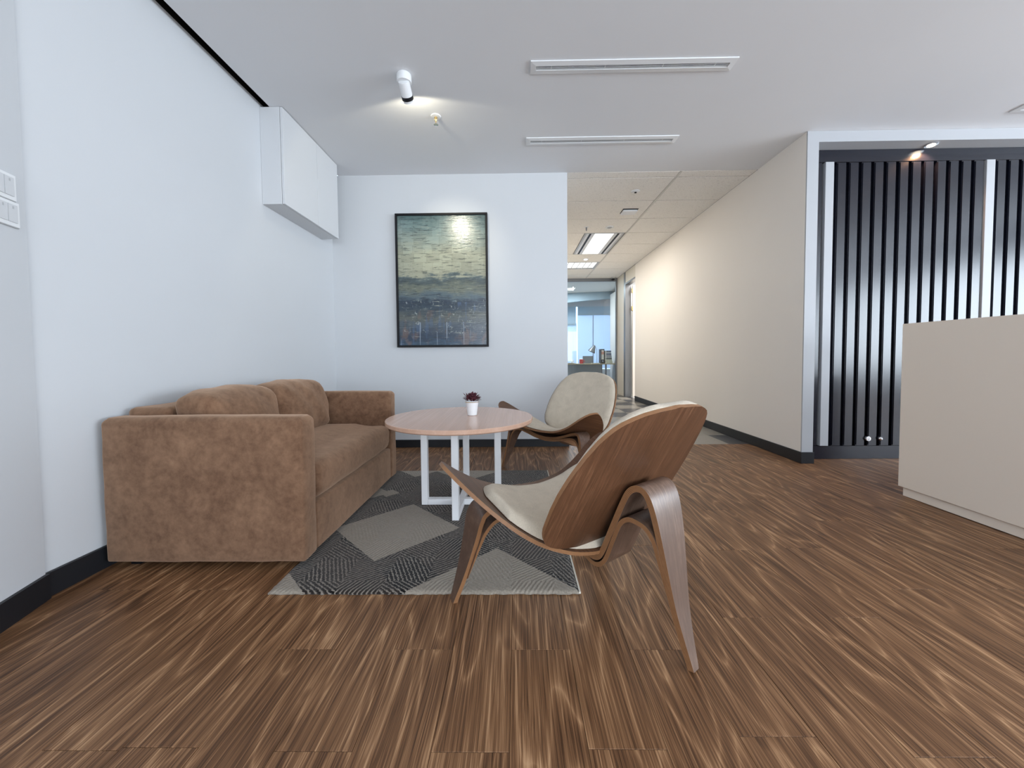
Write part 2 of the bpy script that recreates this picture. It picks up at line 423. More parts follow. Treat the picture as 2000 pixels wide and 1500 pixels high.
for x0 in (2.702, 4.082):
    o = box('white_strip', x0, x0 + .074, YS - .012, YS + .031, .121, 2.612, M['frame_white'], ws, .002); o['label'] = 'white strip between the dark slats'
for i, x in enumerate((3.126, 3.235)):
    r = .024 if i == 0 else .018
    o = lathe('bolt', [(r, 0), (r, .012), (r * .85, .018), (r * .45, .019), (r * .35, .012), (0, .012)] if i == 0 else [(r, 0), (r, .01), (r * .8, .02), (r * .4, .027), (0, .028)], (x, YS - .0005, .184), M['chrome'], ws, 20, (0, -1, 0)); o['label'] = 'round chrome bolt'
# right and rear walls (out of the frame) with window bands
def window_wall(name, horizontal, c, a0, a1, openings, z0, z1):
    lst = []; s = a0
    for (p, q) in openings:
        lst.append((s, p, 0, HC)); lst.append((p, q, 0, z0)); lst.append((p, q, z1, HC)); s = q
    lst.append((s, a1, 0, HC))
    if horizontal: bl = [(p, q, c - .1, c, zz0, zz1) for p, q, zz0, zz1 in lst]
    else: bl = [(c, c + .1, p, q, zz0, zz1) for p, q, zz0, zz1 in lst]
    return struct(boxes(name, bl, M['wall']))
window_wall('wall_right', False, RX, RY, YS + .1, [(-3.3, -2.0), (-1.9, -.6), (-.5, .8), (.9, 2.2)], .6, 2.5)
window_wall('wall_rear', True, RY, NX - .1, RX + .1, [(-1.1, .4), (.5, 2.0), (2.1, 3.6), (3.7, 5.2), (5.3, 6.8)], .6, 2.5)
# baseboards
BH = .085
struct(box('baseboard_left', XL, XL + .014, KY - .004, YB, 0, .1, M['baseboard'], None, .002))
p = [(KX - nx * .0, KY), (NX, NY), (NX - nx * .014, NY - ny * .014), (KX - nx * .014, KY - ny * .014)]
struct(obj('baseboard_near_left', [(x, y, 0) for x, y in p] + [(x, y, .1) for x, y in p], [(0, 1, 2, 3), (4, 5, 6, 7), (0, 1, 5, 4), (1, 2, 6, 5), (2, 3, 7, 6), (3, 0, 4, 7)], M['baseboard']))
struct(box('baseboard_back', XL + .014, XB, YB - .014, YB, 0, .08, M['baseboard'], None, .002))
struct(box('baseboard_corridor_left', XB, XB + .013, YB, YG, 0, .08, M['baseboard'], None, .002))
struct(box('baseboard_corridor_right', XR - .015, XR - .001, YF - .002, 7.88, 0, .097, M['baseboard'], None, .002))
struct(box('baseboard_frame', XR - .015, XR + .096, YF - .016, YF - .001, 0, .097, M['baseboard'], None, .002))
# corridor ceiling of mineral tiles in a grid
cc = struct(box('ceiling_corridor', .42, 3.6, YB + .01, YG + 3.2, HC + .03, HC + .05, M['void']), 'suspended tile ceiling of the corridor')
XT = 1.69
def ctile(x0, x1, y0, y1):
    if x1 - x0 > .05 and y1 - y0 > .04: box('ceiling_tile', x0 + (.013 if x0 == XT else .004), x1 - (.013 if x1 == XT else .004), y0 + .006, y1 - .006, HC - .001, HC + .012, M['tile'], cc, .002)
ys = [YB + .002] + [4.07 + .6 * k for k in range(9)] + [YG]
for a, b in zip(ys, ys[1:]):
    if a > 5.8 and b < 7.1: ctile(XB, 1.055, a, b)
    elif a > 7.6 and b < 8.3: ctile(XB, .56, a, b)
    else: ctile(XB, XT, a, b)
    ctile(XT, XR, a, b)
for y in ys[1:-1]: box('grid_line', XB, XR, y - .006, y + .006, HC + .011, HC + .029, M['vent_dark'], cc)  # no cross bars: dark strips stand for the shade in the tile gaps
box('grid_line', XT - .010, XT + .010, YB, YG, HC - .003, HC + .03, M['grid'], cc)
# end of the corridor: glass wall, panel, door opening on the right
gw = struct(box('wall_glass', .43, 2.49, YG, YG + .06, 2.735, HC, M['steel_grey']), 'glass partition at the end of the corridor')
for n_, a in (('right_post', (2.42, 2.49, YG, YG + .06, 0, 2.735)), ('bottom_rail', (.43, 2.42, YG, YG + .06, 0, .05)), ('left_post', (.43, .5, YG, YG + .06, .05, 2.735))): box(n_, *a, M['steel_grey'], gw)
for x0, x1 in ((.5, 1.385), (1.393, 2.42)): box('pane', x0, x1, YG + .024, YG + .036, .05, 2.735, M['glass'], gw)
struct(box('trim_2', XR, XR + .12, 8.73, YG, 0, HC, M['cream']), 'cream wall panel beside the glass partition')
dj = struct(box('door_1', XR - .004, XR + .12, 8.60, 8.728, 0, HC - .002, M['steel_grey']), 'open door in the right corridor wall')
box('lintel', XR, XR + .12, 7.9, 8.6, 2.56, HC - .002, M['cream'], dj)
box('head_rail', XR - .004, XR + .12, 7.9, 8.6, 2.525, 2.56, M['steel_grey'], dj)
dl = box('door_leaf', XR + .14, XR + .98, 8.52, 8.565, .01, 2.50, M['wall_warm'], dj, .003); dl['label'] = 'white door leaf standing open'
for z in (2.376, 1.981): o = box('hinge', XR + .115, XR + .14, 8.51, 8.56, z - .05, z + .05, M['brass'], dj, .004); o['label'] = 'brass hinge'
# side room behind that door (bright) : shell
struct(boxes('wall_side_room', [(XR + .12, 4.2, 9.2, 9.28, 0, HC), (4.2, 4.3, 6.8, 9.28, 0, HC), (XR + .12, 4.2, 6.8, 6.9, 0, HC), (XR + .12, 4.3, 6.8, 9.28, HC, HC + .04), (XR + .12, 4.3, 6.8, 9.28, -.04, 0)], M['wall']))
area('side_room_ceiling_light', (3.3, 8.0, HC - .03), (0, 0, 0), 1.0, 1.0, 60, (1, .96, .9))
# office behind the glass
YO = 12.2
struct(boxes('wall_office', [(.3, .4, YG + .06, YO, 0, HC), (3.3, 3.4, YG + .06, YO, 0, HC), (2.49, 3.4, YG, YG + .06, 0, HC), (.3, 3.4, YO, YO + .1, 0, .5), (.3, 3.4, YO, YO + .1, 2.5, HC), (.3, .6, YO, YO + .1, .5, 2.5), (3.2, 3.4, YO, YO + .1, .5, 2.5)], M['wall']), 'pale walls of the office behind glass')
struct(box('floor_office', .3, 3.4, YG + .06, YO, -.08, 0, M['floor_tile_dark']))
co_ = struct(box('ceiling_office', .3, 3.4, YG + .06, YO, HC, HC + .03, M['tile']))
# bulkhead that rises to the right (curved in plan)
vs, fs = [], []
for i in range(13):
    f = i / 12; x = .4 + 2.9 * f; y = 11.75 - .55 * math.sin(f * PI / 2); 
    for z in (2.46 + .18 * f, HC): vs += [(x, y, z), (x, y + .1, z)]
for i in range(12):
    a = i * 4; b = a + 4
    fs += [(a, b, b + 2, a + 2), (a + 1, b + 1, b + 3, a + 3), (a, a + 1, b + 1, b), (a + 2, a + 3, b + 3, b + 2)]
obj('bulkhead', vs, fs, M['roller'], co_, smooth=False)
wf = struct(box('window_1', .6, 3.2, YO + .06, YO + .07, .5, 2.5, M['glass']), 'office window with film and blinds')
for x0, x1, zt in ((.62, 1.30, 1.98), (1.312, 1.93, 1.98), (1.965, 2.45, 2.3), (2.462, 3.18, 2.3)): box('window_film', x0, x1, YO + .03, YO + .035, .52, zt, M['film'], wf)
for x0, x1, zb in ((.62, 1.90, 1.9), (1.96, 3.18, 2.22)): box('roller_blind', x0, x1, YO - .02, YO - .012, zb, 2.5, M['roller'], wf)
for x in (1.306, 2.456): box('mullion', x - .008, x + .008, YO + .02, YO + .06, .5, 2.5, M['steel_grey'], wf)
struct(box('wall_office_pier', 2.75, 2.87, 9.6, 11.2, 0, HC - .1, M['wall_warm']), 'pale pier inside the glass office')
area('office_daylight', (1.9, YO + .6, 1.5), (-PI/2, 0, 0), 2.6, 2.0, 70, (.66, .79, 1.0))
area('office_ceiling_light', (1.4, 10.6, HC - .02), (0, 0, 0), .6, .6, 44, (.90, .96, 1.0))

# ------------------------------------------------------------------ ceiling fittings
def vent(x0, x1, y0, y1, label, short=False):
    g = 'linear air vents in the ceiling'
    r = root('air_vent', ((x0 + x1) / 2, (y0 + y1) / 2, HC - .012), label, 'vent', g)
    e = .036; z0, z1 = HC - .012, HC - .001
    bm = bmesh.new()
    o_ = [(x0, y0), (x1, y0), (x1, y1), (x0, y1)]; i_ = [(x0 + e, y0 + e), (x1 - e, y0 + e), (x1 - e, y1 - e), (x0 + e, y1 - e)]
    V = [[bm.verts.new((x, y, z)) for x, y in q] for q, z in ((o_, z1), (o_, z0 + .004), (i_, z0), (i_, z1))]
    for a, b in ((0, 1), (1, 2), (2, 3)):
        for k in range(4): bm.faces.new((V[a][k], V[a][(k + 1) % 4], V[b][(k + 1) % 4], V[b][k]))
    from_bm('frame', bm, M['grille'], r)
    box('duct', x0 + e, x1 - e, y0 + e, y1 - e, HC - .0015, HC - .0008, M['vent_dark'], r)
    n = 4; w = (y1 - y0 - 2 * e)
    for k in range(n + 1):
        y = y0 + e + w * (k / n); box('slat', x0 + e, x1 - e, max(y - .0013, y0 + e), min(y + .0013, y1 - e), z0 + .002, z0 + .0035, M['grille'], r)
    for f in (.08, .36, .66, .93): box('brace', x0 + e + (x1 - x0 - 2 * e) * f - .002, x0 + e + (x1 - x0 - 2 * e) * f + .002, y0 + e + .003, y1 - e - .003, z0 + .005, z0 + .007, M['plastic_grey'], r)
    return r
vent(.104, 1.409, 2.459, 2.568, 'long white ceiling air vent nearest the camera, above the near chair')
vent(.098, 1.395, 3.302, 3.416, 'long white ceiling air vent just before the corridor ceiling tiles')
vent(3.838, 5.14, 2.962, 3.062, 'white ceiling air vent at the right edge, above the reception desk')
# track-less spot on the ceiling aimed at the painting
sp = root('spot_lamp', (-.729, 2.56, HC - .05), 'white cylindrical spotlight with a black ring on the ceiling, aimed at the painting', 'spotlight')
lathe('base', [(.046, 0), (.048, .004), (.048, .046), (.046, .0495)], (-.729, 2.565, HC - .05), M['plastic'], sp, 28)
pv = Vector((-.729, 2.575, HC - .062)); ax = Vector((.02, .84, -.54)).normalized()
tube('joint', [(-.729, 2.565, HC - .048), tuple(pv)], .010, M['plastic_grey'], sp)
st = pv - ax * .03
lathe('barrel', [(.026, 0), (.036, .004), (.037, .02), (.037, .088)], tuple(st), M['plastic'], sp, 28, ax)
lathe('ring', [(.039, .088), (.039, .110), (.034, .111)], tuple(st), M['black'], sp, 28, ax)
lathe('lens', [(.033, .109), (.033, .127), (.024, .129)], tuple(st), M['plastic'], sp, 28, ax)
tip = st + ax * .142
spot('spot_lamp_light', tuple(tip), (-.66, YB, 1.95), 3.8, (1.0, .92, .70), math.radians(160), .15, .02)
spot('spot_lamp_beam', tuple(tip), (-.62, YB, 2.02), 26, (1.0, .92, .70), math.radians(52), 1.0, .03)
# sprinkler
sk = root('sprinkler', (-.611, 3.0, HC - .07), 'small brass and white fire sprinkler in front of the ceiling spotlight', 'sprinkler')
lathe('plate', [(.04, 0), (.036, -.006), (.02, -.008)], (-.611, 3.0, HC - .0005), M['plastic'], sk, 24)
lathe('stem', [(.012, -.004), (.012, -.022), (.006, -.03), (.004, -.05)], (-.611, 3.0, HC), M['brass'], sk, 14)
for s in (-1, 1): tube('arm', [(-.611 + s * .012, 3.0, HC - .02), (-.611 + s * .014, 3.0, HC - .045), (-.611 + s * .005, 3.0, HC - .062)], .0028, M['chrome'], sk, 8)
lathe('deflector', [(.018, -.062), (.018, -.065), (.004, -.067)], (-.611, 3.0, HC), M['chrome'], sk, 16)
# niche downlight
nd = root('downlight', (3.55, 3.345, 2.712), 'small warm downlight in the white soffit above the dark slats', 'downlight')
lathe('trim_ring', [(.042, 0), (.044, -.006), (.032, -.007)], (3.55, 3.345, 2.7195), M['chrome'], nd, 24)
lathe('lamp', [(.030, -.004), (.026, -.012), (.014, -.016), (0, -.017)], (3.55, 3.345, 2.7195), M['lamp_warm'], nd, 20)
spot('downlight_lamp', (3.55, 3.345, 2.695), (3.52, 3.40, 2.3), 13, (1, .52, .26), math.radians(140), .6, .02)
# corridor luminaires
g = 'recessed fluorescent fittings in the corridor'
def luminaire(x0, x1, y0, y1, along_y, label):
    r = root('recessed_light', ((x0 + x1) / 2, (y0 + y1) / 2, HC - .006), label, 'ceiling light', g)
    z = HC - .006
    boxes('housing', [(x0, x1, y0, y1, HC + .022, HC + .028), (x0, x0 + .03, y0, y1, z, HC + .022), (x1 - .03, x1, y0, y1, z, HC + .022), (x0 + .03, x1 - .03, y0, y0 + .012, z, HC + .022), (x0 + .03, x1 - .03, y1 - .012, y1, z, HC + .022)], M['plastic_grey'], r)
    if along_y:
        a, b = x0 + .155, x1 - .155
        box('diffuser', a, b, y0 + .02, y1 - .02, HC - .004, HC + .006, M['tube'], r)
        for q in (x0 + .070, x1 - .10): box('air_slot', q, q + .032, y0 + .02, y1 - .02, HC - .0055, HC + .01, M['black'], r)
        for q0, q1 in ((x0 + .03, x0 + .075), (x0 + .10, a), (b, x1 - .10), (x1 - .075, x1 - .03)): box('side_plate', q0, q1, y0 + .012, y1 - .012, HC - .004, HC + .02, M['grille'], r)
    else:
        n = 9; ym = (y0 + y1) / 2
        box('diffuser', x0 + .03, x1 - .03, y0 + .06, y1 - .06, HC + .008, HC + .018, M['tube'], r)
        for k in range(n + 1):
            q = x0 + .035 + (x1 - x0 - .07) * k / n; box('louvre', q - .006, q + .006, y0 + .012, y1 - .012, HC - .004, HC + .008, M['plastic_grey'], r)
    return r
luminaire(1.06, 1.66, 5.872, 7.068, True, 'long fluorescent ceiling panel lit in the middle of the corridor')
luminaire(.565, 1.675, 7.675, 8.262, False, 'louvred fluorescent ceiling panel near the glass partition')
area('corridor_light_1', (1.36, 6.47, HC - .02), (0, 0, 0), .3, 1.1, 21, (1, .94, .84))
area('corridor_light_2', (1.12, 7.97, HC - .02), (0, 0, 0), 1.0, .4, 15, (1, .94, .84))
# small ceiling devices of the corridor
d = root('smoke_detector', (1.368, 4.402, HC - .03), 'small round white detector on the corridor tile nearest the camera', 'detector')
lathe('body', [(.05, -.002), (.048, -.007), (.03, -.010), (.026, -.012), (0, -.012)], (1.368, 4.402, HC), M['plastic'], d, 24)
lathe('led', [(.014, -.012), (.012, -.02), (0, -.022)], (1.368, 4.402, HC), M['black'], d, 10)
d = root('access_point', (1.47, 4.99, HC - .035), 'flat square white box with a painted-in shadow edge on the corridor ceiling', 'wireless box')
box('body', 1.375, 1.565, 4.93, 5.07, HC - .03, HC - .003, M['plastic'], d, .014, 2)
box('gap_shade', 1.372, 1.568, 4.912, 5.075, HC - .004, HC - .0012, M['black'], d)  # black plate drawn as the shadow gap between box and ceiling
d = root('pendant_sprinkler', (1.027, 5.587, HC - .06), 'dark little sprinkler hanging from the corridor ceiling', 'sprinkler')
lathe('plate', [(.035, -.0015), (.03, -.007), (.01, -.008)], (1.027, 5.587, HC), M['plastic'], d, 18)
lathe('stem', [(.011, -.006), (.009, -.05), (.004, -.058)], (1.027, 5.587, HC), M['steel_grey'], d, 12)
def dlight(x, y, lit, label):
    d = root('corridor_downlight', (x, y, HC - .014), label, 'downlight', 'round downlights of the corridor')
    lathe('trim_ring', [(.06, -.0012), (.058, -.008), (.042, -.010)], (x, y, HC), M['plastic'], d, 24)
    lathe('lamp', [(.04, -.008), (.03, -.013), (0, -.014)], (x, y, HC), M['lamp_white' if lit else 'plastic_grey'], d, 18)
dlight(1.366, 5.6, False, 'small round unlit downlight before the fluorescent ceiling panel')
dlight(1.351, 7.43, True, 'small round lit downlight between the two fluorescent panels')
spot('corridor_wall_washer', (1.37, 6.2, HC - .03), (XR, 6.35, 1.85), .8, (1, .82, .58), math.radians(95), 1.0, .05)
d = root('dome_camera', (2.326, 9.21, HC - .08), 'small dark dome camera in the corner above the glass partition', 'camera')
lathe('mount', [(.055, -.001), (.055, -.025), (.045, -.03)], (2.33, 9.2, HC), M['plastic_grey'], d, 20)
lathe('dome', [(.042, -.03), (.036, -.055), (.02, -.072), (0, -.078)], (2.33, 9.2, HC), M['black'], d, 20)

# ------------------------------------------------------------------ wall things
cb = root('wall_cabinet', (XL, 3.28, 2.1), 'white flat box cabinet with two doors high on the left wall', 'cabinet')
cx = -1.721; y0, y1 = 2.8535, 3.7104; z0 = 2.0986
boxes('body', [(XL + .001, cx - .022, y0, y1, z0, HC - .002)], M['white'], cb, .001)
ym = 3.335
for a, b in ((y0, ym), (ym, y1)): box('door', cx - .019, cx, a + .0015, b - .0015, z0 + .001, HC - .004, M['white'], cb, .0012)
# painting
pa = root('wall_painting', (-.757, YB - .03, 1.045), 'large framed abstract painting of a hazy grey-blue seascape on the back wall', 'painting')
x0, x1, z0, z1 = -1.230, -.287, 1.047, 2.407; fw = .021
for n_, a in (('frame', (x0, x1, z0, z0 + fw)), ('frame', (x0, x1, z1 - fw, z1)), ('frame', (x0, x0 + fw, z0 + fw, z1 - fw)), ('frame', (x1 - fw, x1, z0 + fw, z1 - fw))):
    box(n_, a[0], a[1], YB - .042, YB - .004, a[2], a[3], M['black'], pa, .002)
def painting_mat():
    t = NT('painted_canvas'); co = t.coords('Object')          # local origin: bottom centre of the picture, x right, z up
    x, y, z = t.sep(co); v = z / 1.36; u = x / .943 + .5
    nl = t.noise(t.mapping(co, (3, 1, 18)), 1.2, 6, .65, .6)          # horizontal strokes
    nb = t.noise(t.mapping(co, (6, 1, 5)), 1.0, 4, .6, .5)
    h = v + (nb - .5) * .13 + (nl - .5) * .16
    sky = t.ramp(h, [(.0, (.045, .085, .13)), (.08, (.028, .045, .075)), (.17, (.075, .095, .115)), (.22, (.10, .11, .10)), (.28, (.035, .055, .075)), (.345, (.022, .036, .058)), (.385, (.085, .12, .14)), (.45, (.14, .155, .12)), (.50, (.06, .08, .085)), (.525, (.10, .13, .13)), (.545, (.31, .315, .235)), (.70, (.35, .36, .27)), (.80, (.25, .295, .255)), (.90, (.17, .235, .225)), (1.0, (.075, .125, .125))])
    # patches: pasted paper pieces, lighter or darker
    bx = t.n('ShaderNodeTexBrick'); t.link(t.mapping(t.comb(x, z, 0), (1, 1, 1), loc=(.5, .0, 0)), bx.inputs['Vector'])
    bx.offset = .37; bx.squash = 1.3; bx.inputs['Scale'].default_value = 4.6; bx.inputs['Mortar Size'].default_value = .004; bx.inputs['Brick Width'].default_value = .46; bx.inputs['Row Height'].default_value = .40
    bx.inputs['Color1'].default_value = (.35, .35, .35, 1); bx.inputs['Color2'].default_value = (.66, .66, .66, 1); bx.inputs['Mortar'].default_value = (.15, .15, .15, 1)
    up = v.gt(.56) * .5
    c1 = t.mix(up, sky, bx.outputs['Color'], 'OVERLAY')
    # dark horizontal threads, coloured stains and pale drips below
    th = t.noise(t.mapping(co, (9, 1, 85)), 1.0, 4, .65, .5)
    c2 = t.mix(th.lt(.42) * .62, c1, (.025, .035, .04))
    st = t.noise(t.mapping(co, (7, 1, 4)), 1.0, 3, .6, .3)
    c3 = t.mix(((st - .55) * 3.5).max(0.0).min(.32) * v.lt(.28), c2, (.25, .14, .09))
    st2 = t.noise(t.mapping(co, (11, 1, 3), loc=(4, 0, 2)), 1.0, 2, .6)
    c4 = t.mix(((st2 - .58) * 4).max(0.0).min(.35) * v.lt(.34), c3, (.08, .14, .26))
    dr = t.noise(t.mapping(co, (40, 1, 1.2)), 1.0, 2, .5)
    c5 = t.mix(dr.gt(.66) * v.lt(.19) * .45, c4, (.42, .50, .60))
    sc = t.noise(t.mapping(co, (30, 1, 22), rot=(0, .7, 0)), 1.0, 3, .6, 1.5)
    c6 = t.mix(((sc - .62) * 6).max(0.0).min(.5) * v.lt(.36) * v.gt(.1), c5, (.5, .55, .5))
    c7 = t.mix(((th - .60) * 5).max(0.0).min(.55), c6, (.45, .47, .38))
    return t.pbr(c7, nl * .16 + .10, t.bump(th * .7 + X(t, bx.outputs['Fac']) * -.6 + nl * .5, .35, .004), spec=.6)
M['canvas'] = painting_mat()
box('canvas', x0 + fw, x1 - fw, YB - .026, YB - .006, z0 + fw, z1 - fw, M['canvas'], pa)
# switch plates on the bent wall
ux, uy = dx / L, dy / L
def switch(sy, z0, z1, marks, label):
    # sy: distance along the wall from the bend; the plate runs on from there
    def P(s, out, z): return (KX + ux * s - nx * out, KY + uy * s - ny * out, z)
    r = root('switch_plate', P(sy + .08, 0, z0), label, 'switch', 'white switch plates on the left wall')
    def slab(name, s0, s1, a, b, o0, o1, m, par=None):
        vs = [P(s, o, z) for z in (a, b) for s, o in ((s0, o0), (s1, o0), (s1, o1), (s0, o1))]
        return obj(name, vs, [(0, 1, 2, 3), (4, 5, 6, 7), (0, 1, 5, 4), (1, 2, 6, 5), (2, 3, 7, 6), (3, 0, 4, 7)], m, par or r)
    slab('plate', sy, sy + .17, z0, z1, .0005, .009, M['plastic'])
    slab('lip', sy, sy + .17, z0 - .003, z0, .0005, .007, M['plastic_grey'])
    for k in range(4):
        q = slab('rocker', sy + .012 + k * .038, sy + .047 + k * .038, z0 + .014, z1 - .012, .009, .013, M['white'])
        if marks[k]: slab('indicator', sy + .026 + k * .038, sy + .032 + k * .038, z1 - .028, z1 - .018, .013, .0135, M['plastic_grey'], q)
switch(.046, 1.538, 1.631, (1, 0, 0, 1), 'upper white switch plate at the left edge')
switch(.038, 1.443, 1.533, (1, 1, 1, 1), 'lower white switch plate at the left edge, directly under another')

# ------------------------------------------------------------------ reception desk
XD, YD, ZD = 2.535, 2.5305, 1.137
rd = root('reception_desk', (3.0, 1.9, 0), 'tall plain beige reception desk at the right edge', 'desk')
box('body', XD, XD + .62, 1.3, YD, .062, ZD - .0, M['desk'], rd, .003)
box('plinth', XD + .016, XD + .56, 1.34, YD - .02, .004, .061, M['desk'], rd)
box('work_shelf', XD + .62, XD + 1.1, 1.3, YD, .70, .74, M['desk'], rd, .003)
box('end_panel', XD + .621, XD + 1.08, YD - .04, YD, .01, .699, M['desk'], rd)
box('end_panel', XD + .621, XD + 1.08, 1.3, 1.34, .01, .699, M['desk'], rd)
for a, b in ((XD + .1, 1.4), (XD + .1, YD - .1), (XD + .5, 1.4), (XD + .5, YD - .1), (XD + 1.0, YD - .03), (XD + 1.0, 1.31)): box('foot', a, a + .04, b, b + .02, 0, .012, M['black'], rd)

# ------------------------------------------------------------------ sofa
XS, Y0, Y1, ZA = -.955, 1.652, 2.945, .688
so = root('sofa', (-1.4, 2.29, 0), 'brown suede two-seat sofa with square arms against the left wall', 'sofa')
def soft_box(name, x0, x1, y0, y1, z0, z1, r, mat, parent, puff=(0, 0, 0), seg=4, sub=10, wob=0, fn=None, top_r=None):
    bm = bmesh.new(); add_box(bm, x0, x1, y0, y1, z0, z1)
    if top_r: bmesh.ops.bevel(bm, geom=[e for e in bm.edges if all(v.co.z > z1 - 1e-5 for v in e.verts)], offset=top_r, segments=5, profile=.5, affect='EDGES')
    bmesh.ops.bevel(bm, geom=[e for e in bm.edges if not top_r or e.calc_face_angle(0) > .9], offset=r, segments=seg, profile=.5, affect='EDGES')
    # refine flat faces
    for _ in range(2):
        lg = [e for e in bm.edges if e.calc_length() > max(x1 - x0, y1 - y0, z1 - z0) / sub]
        if lg: bmesh.ops.subdivide_edges(bm, edges=lg, cuts=2, use_grid_fill=True)
    c = Vector(((x0 + x1) / 2, (y0 + y1) / 2, (z0 + z1) / 2)); h = Vector(((x1 - x0) / 2, (y1 - y0) / 2, (z1 - z0) / 2))
    for v in bm.verts:
        d = v.co - c; n = Vector((d.x / h.x, d.y / h.y, d.z / h.z))
        q = [max(0, 1 - n[i] * n[i]) for i in range(3)]
        v.co.x += puff[0] * math.copysign(abs(n.x) ** 3, n.x) * q[1] * q[2]
        v.co.y += puff[1] * math.copysign(abs(n.y) ** 3, n.y) * q[0] * q[2]
        v.co.z += puff[2] * math.copysign(abs(n.z) ** 3, n.z) * q[0] * q[1]
        if wob:
            w = math.sin(v.co.x * 23 + v.co.z * 9) * math.sin(v.co.y * 19 + v.co.x * 7) + .6 * math.sin(v.co.y * 41 + v.co.z * 31)
            v.co += Vector((wob * w * n.x, wob * w * n.y, wob * w * n.z))
        if fn: fn(v, n)
    return from_bm(name, bm, mat, parent, auto=60)
SU = M['suede']; XW = XL + .035
AW = .112
for a in (Y0, Y1 - AW): soft_box('arm', XW, XS, a, a + AW, .034, ZA, .010, SU, so, (.003, .004, .004), seg=2, wob=.0012, top_r=.032)
soft_box('back_frame', XW, XW + .20, Y0 + AW + .002, Y1 - AW - .002, .034, ZA + .03, .03, SU, so, (.0, 0, .006), wob=.0015)
soft_box('seat_base', XW + .20, XS - .003, Y0 + AW + .002, Y1 - AW - .002, .034, .262, .012, SU, so, (.004, 0, 0), wob=.001)
def slump(v, n):
    if n.z > .2: v.co.z += .006 * math.sin(v.co.y * 60 + 4 * math.sin(v.co.x * 9)) * max(0, 1 - abs(v.co.x + 1.15) * 4) * .5
    if n.x > .3 and n.z > 0: v.co.z -= .012 * n.z
soft_box('seat_cushion', XW + .202, XS + .002, Y0 + AW + .004, Y1 - AW - .004, .264, .452, .055, SU, so, (.010, 0, .022), seg=5, wob=.0016, fn=slump)
def lean(v, n):
    v.co.x -= (v.co.z - .47) * .22
    v.co.x += .006 * math.sin(v.co.y * 34 + v.co.z * 20)
ymid = 2.27
for a, b in ((Y0 + AW + .008, ymid - .004), (ymid + .004, Y1 - AW - .008)):
    soft_box('back_cushion', XW + .262, XW + .47, a, b, .458, .775, .05, SU, so, (.035, .004, .03), seg=4, wob=.004, fn=lean)
for a in (XW + .06, XS - .08):
    for b in (Y0 + .05, Y1 - .09): box('foot', a, a + .045, b, b + .045, .0128 if a > -1.05 else 0, .036, M['black'], so)

# ------------------------------------------------------------------ rug
def rug_mat():
    t = NT('patterned_rug_pile'); co = t.coords('Object')
    wv = t.noise(co, 90, 2, .5)
    x0, y0, z0 = t.sep(co)
    x = x0 + (wv - .5) * .012; y = y0 + (t.noise(t.vadd(co, (3, 5, 1)), 90, 2) - .5) * .012
    S = .355                                              # half diagonal of the light diamonds
    def dia(cx, cy, r): return ((x - cx).abs() + (y - cy).abs() * 1.03).lt(r)
    def mx(*a):
        r = a[0]
        for b in a[1:]: r = r.max(b)
        return r
    light = mx(dia(-.665, 2.036, .345), dia(-.104, 1.475, .352), dia(-1.02, 1.475, .155), dia(-.40, 3.10, .30), dia(-.885, 2.57, .07).max(dia(-.98, 2.57, .10)), dia(.235, 2.36, .30), dia(-.16, 2.66, .12), dia(-.80, 3.14, .23))
    p = (x + y); q = (x - y)
    # chevrons change direction at each vertical line of the lattice
    sx = ((x + 5.0) / .1775).floor().mod(2.0); sgn = sx * 2.0 - 1.0
    sy = ((y + 5.02) / .1775).floor().mod(2.0)
    steep = (sx * sy + (1 - sx) * (1 - sy))
    st = (x * sgn * (steep * .35 + .75) + y * (1.05 - steep * .5)) / .020
    stripe = ((st + wv * .5) * 6.2832).sin() * .5 + .5
    band = ((p + 5.0) / .25).floor().mod(2.0)
    band2 = ((q + 5.12) / .36).floor().mod(2.0)
    mid = (band * .7 + band2 * .5).min(1.0)
    thin = t.noise(t.mapping(co, (130, 130, 130)), 1, 3, .7)
    fine = stripe * .75 + thin * .45 - .12
    black = t.ramp(fine, [(.45, (.008, .007, .007)), (.62, (.045, .039, .034)), (.80, (.26, .23, .195))])
    grey = t.ramp(fine, [(.35, (.036, .029, .025)), (.62, (.098, .081, .069)), (.85, (.215, .183, .152))])
    dark = t.mix(mid, black, grey)
    lt = t.mix(thin * .9 + stripe * .14, (.17, .145, .118), (.41, .36, .295))
    col = t.mix(light, dark, lt)
    return t.pbr(col, .95, t.bump(stripe * .5 + thin * .8, .5, .006), spec=.05, sheen=.2)
M['rug'] = rug_mat()
rx0, rx1, ry0, ry1 = -1.0077, .2416, 1.474, 3.087
vs, fs = [], []
NXR, NYR = 90, 116
for j in range(NYR + 1):
    for i in range(NXR + 1):
        u, v = i / NXR, j / NYR; x = rx0 + (rx1 - rx0) * u; y = ry0 + (ry1 - ry0) * v
        e = min(min(u, 1 - u) * 1.25, min(v, 1 - v) * 1.61)
        if i in (0, NXR): x += random.uniform(-.0022, .0022)
        if j in (0, NYR): y += random.uniform(-.003, .003)
        z = (.0118 if e > .001 else .007) + random.uniform(-.0006, .0006)
        vs.append((x, y, z))
nb = len(vs)
idx = lambda i, j: j * (NXR + 1) + i
for j in range(NYR):
    for i in range(NXR): fs.append((idx(i, j), idx(i + 1, j), idx(i + 1, j + 1), idx(i, j + 1)))
ring = [idx(i, 0) for i in range(NXR)] + [idx(NXR, j) for j in range(NYR)] + [idx(i, NYR) for i in range(NXR, 0, -1)] + [idx(0, j) for j in range(NYR, 0, -1)]
for k in ring: vs.append((vs[k][0], vs[k][1], .0005))
n = len(ring)
for k in range(n): fs.append((ring[k], ring[(k + 1) % n], nb + (k + 1) % n, nb + k))
fs.append(tuple(nb + k for k in range(n))[::-1])
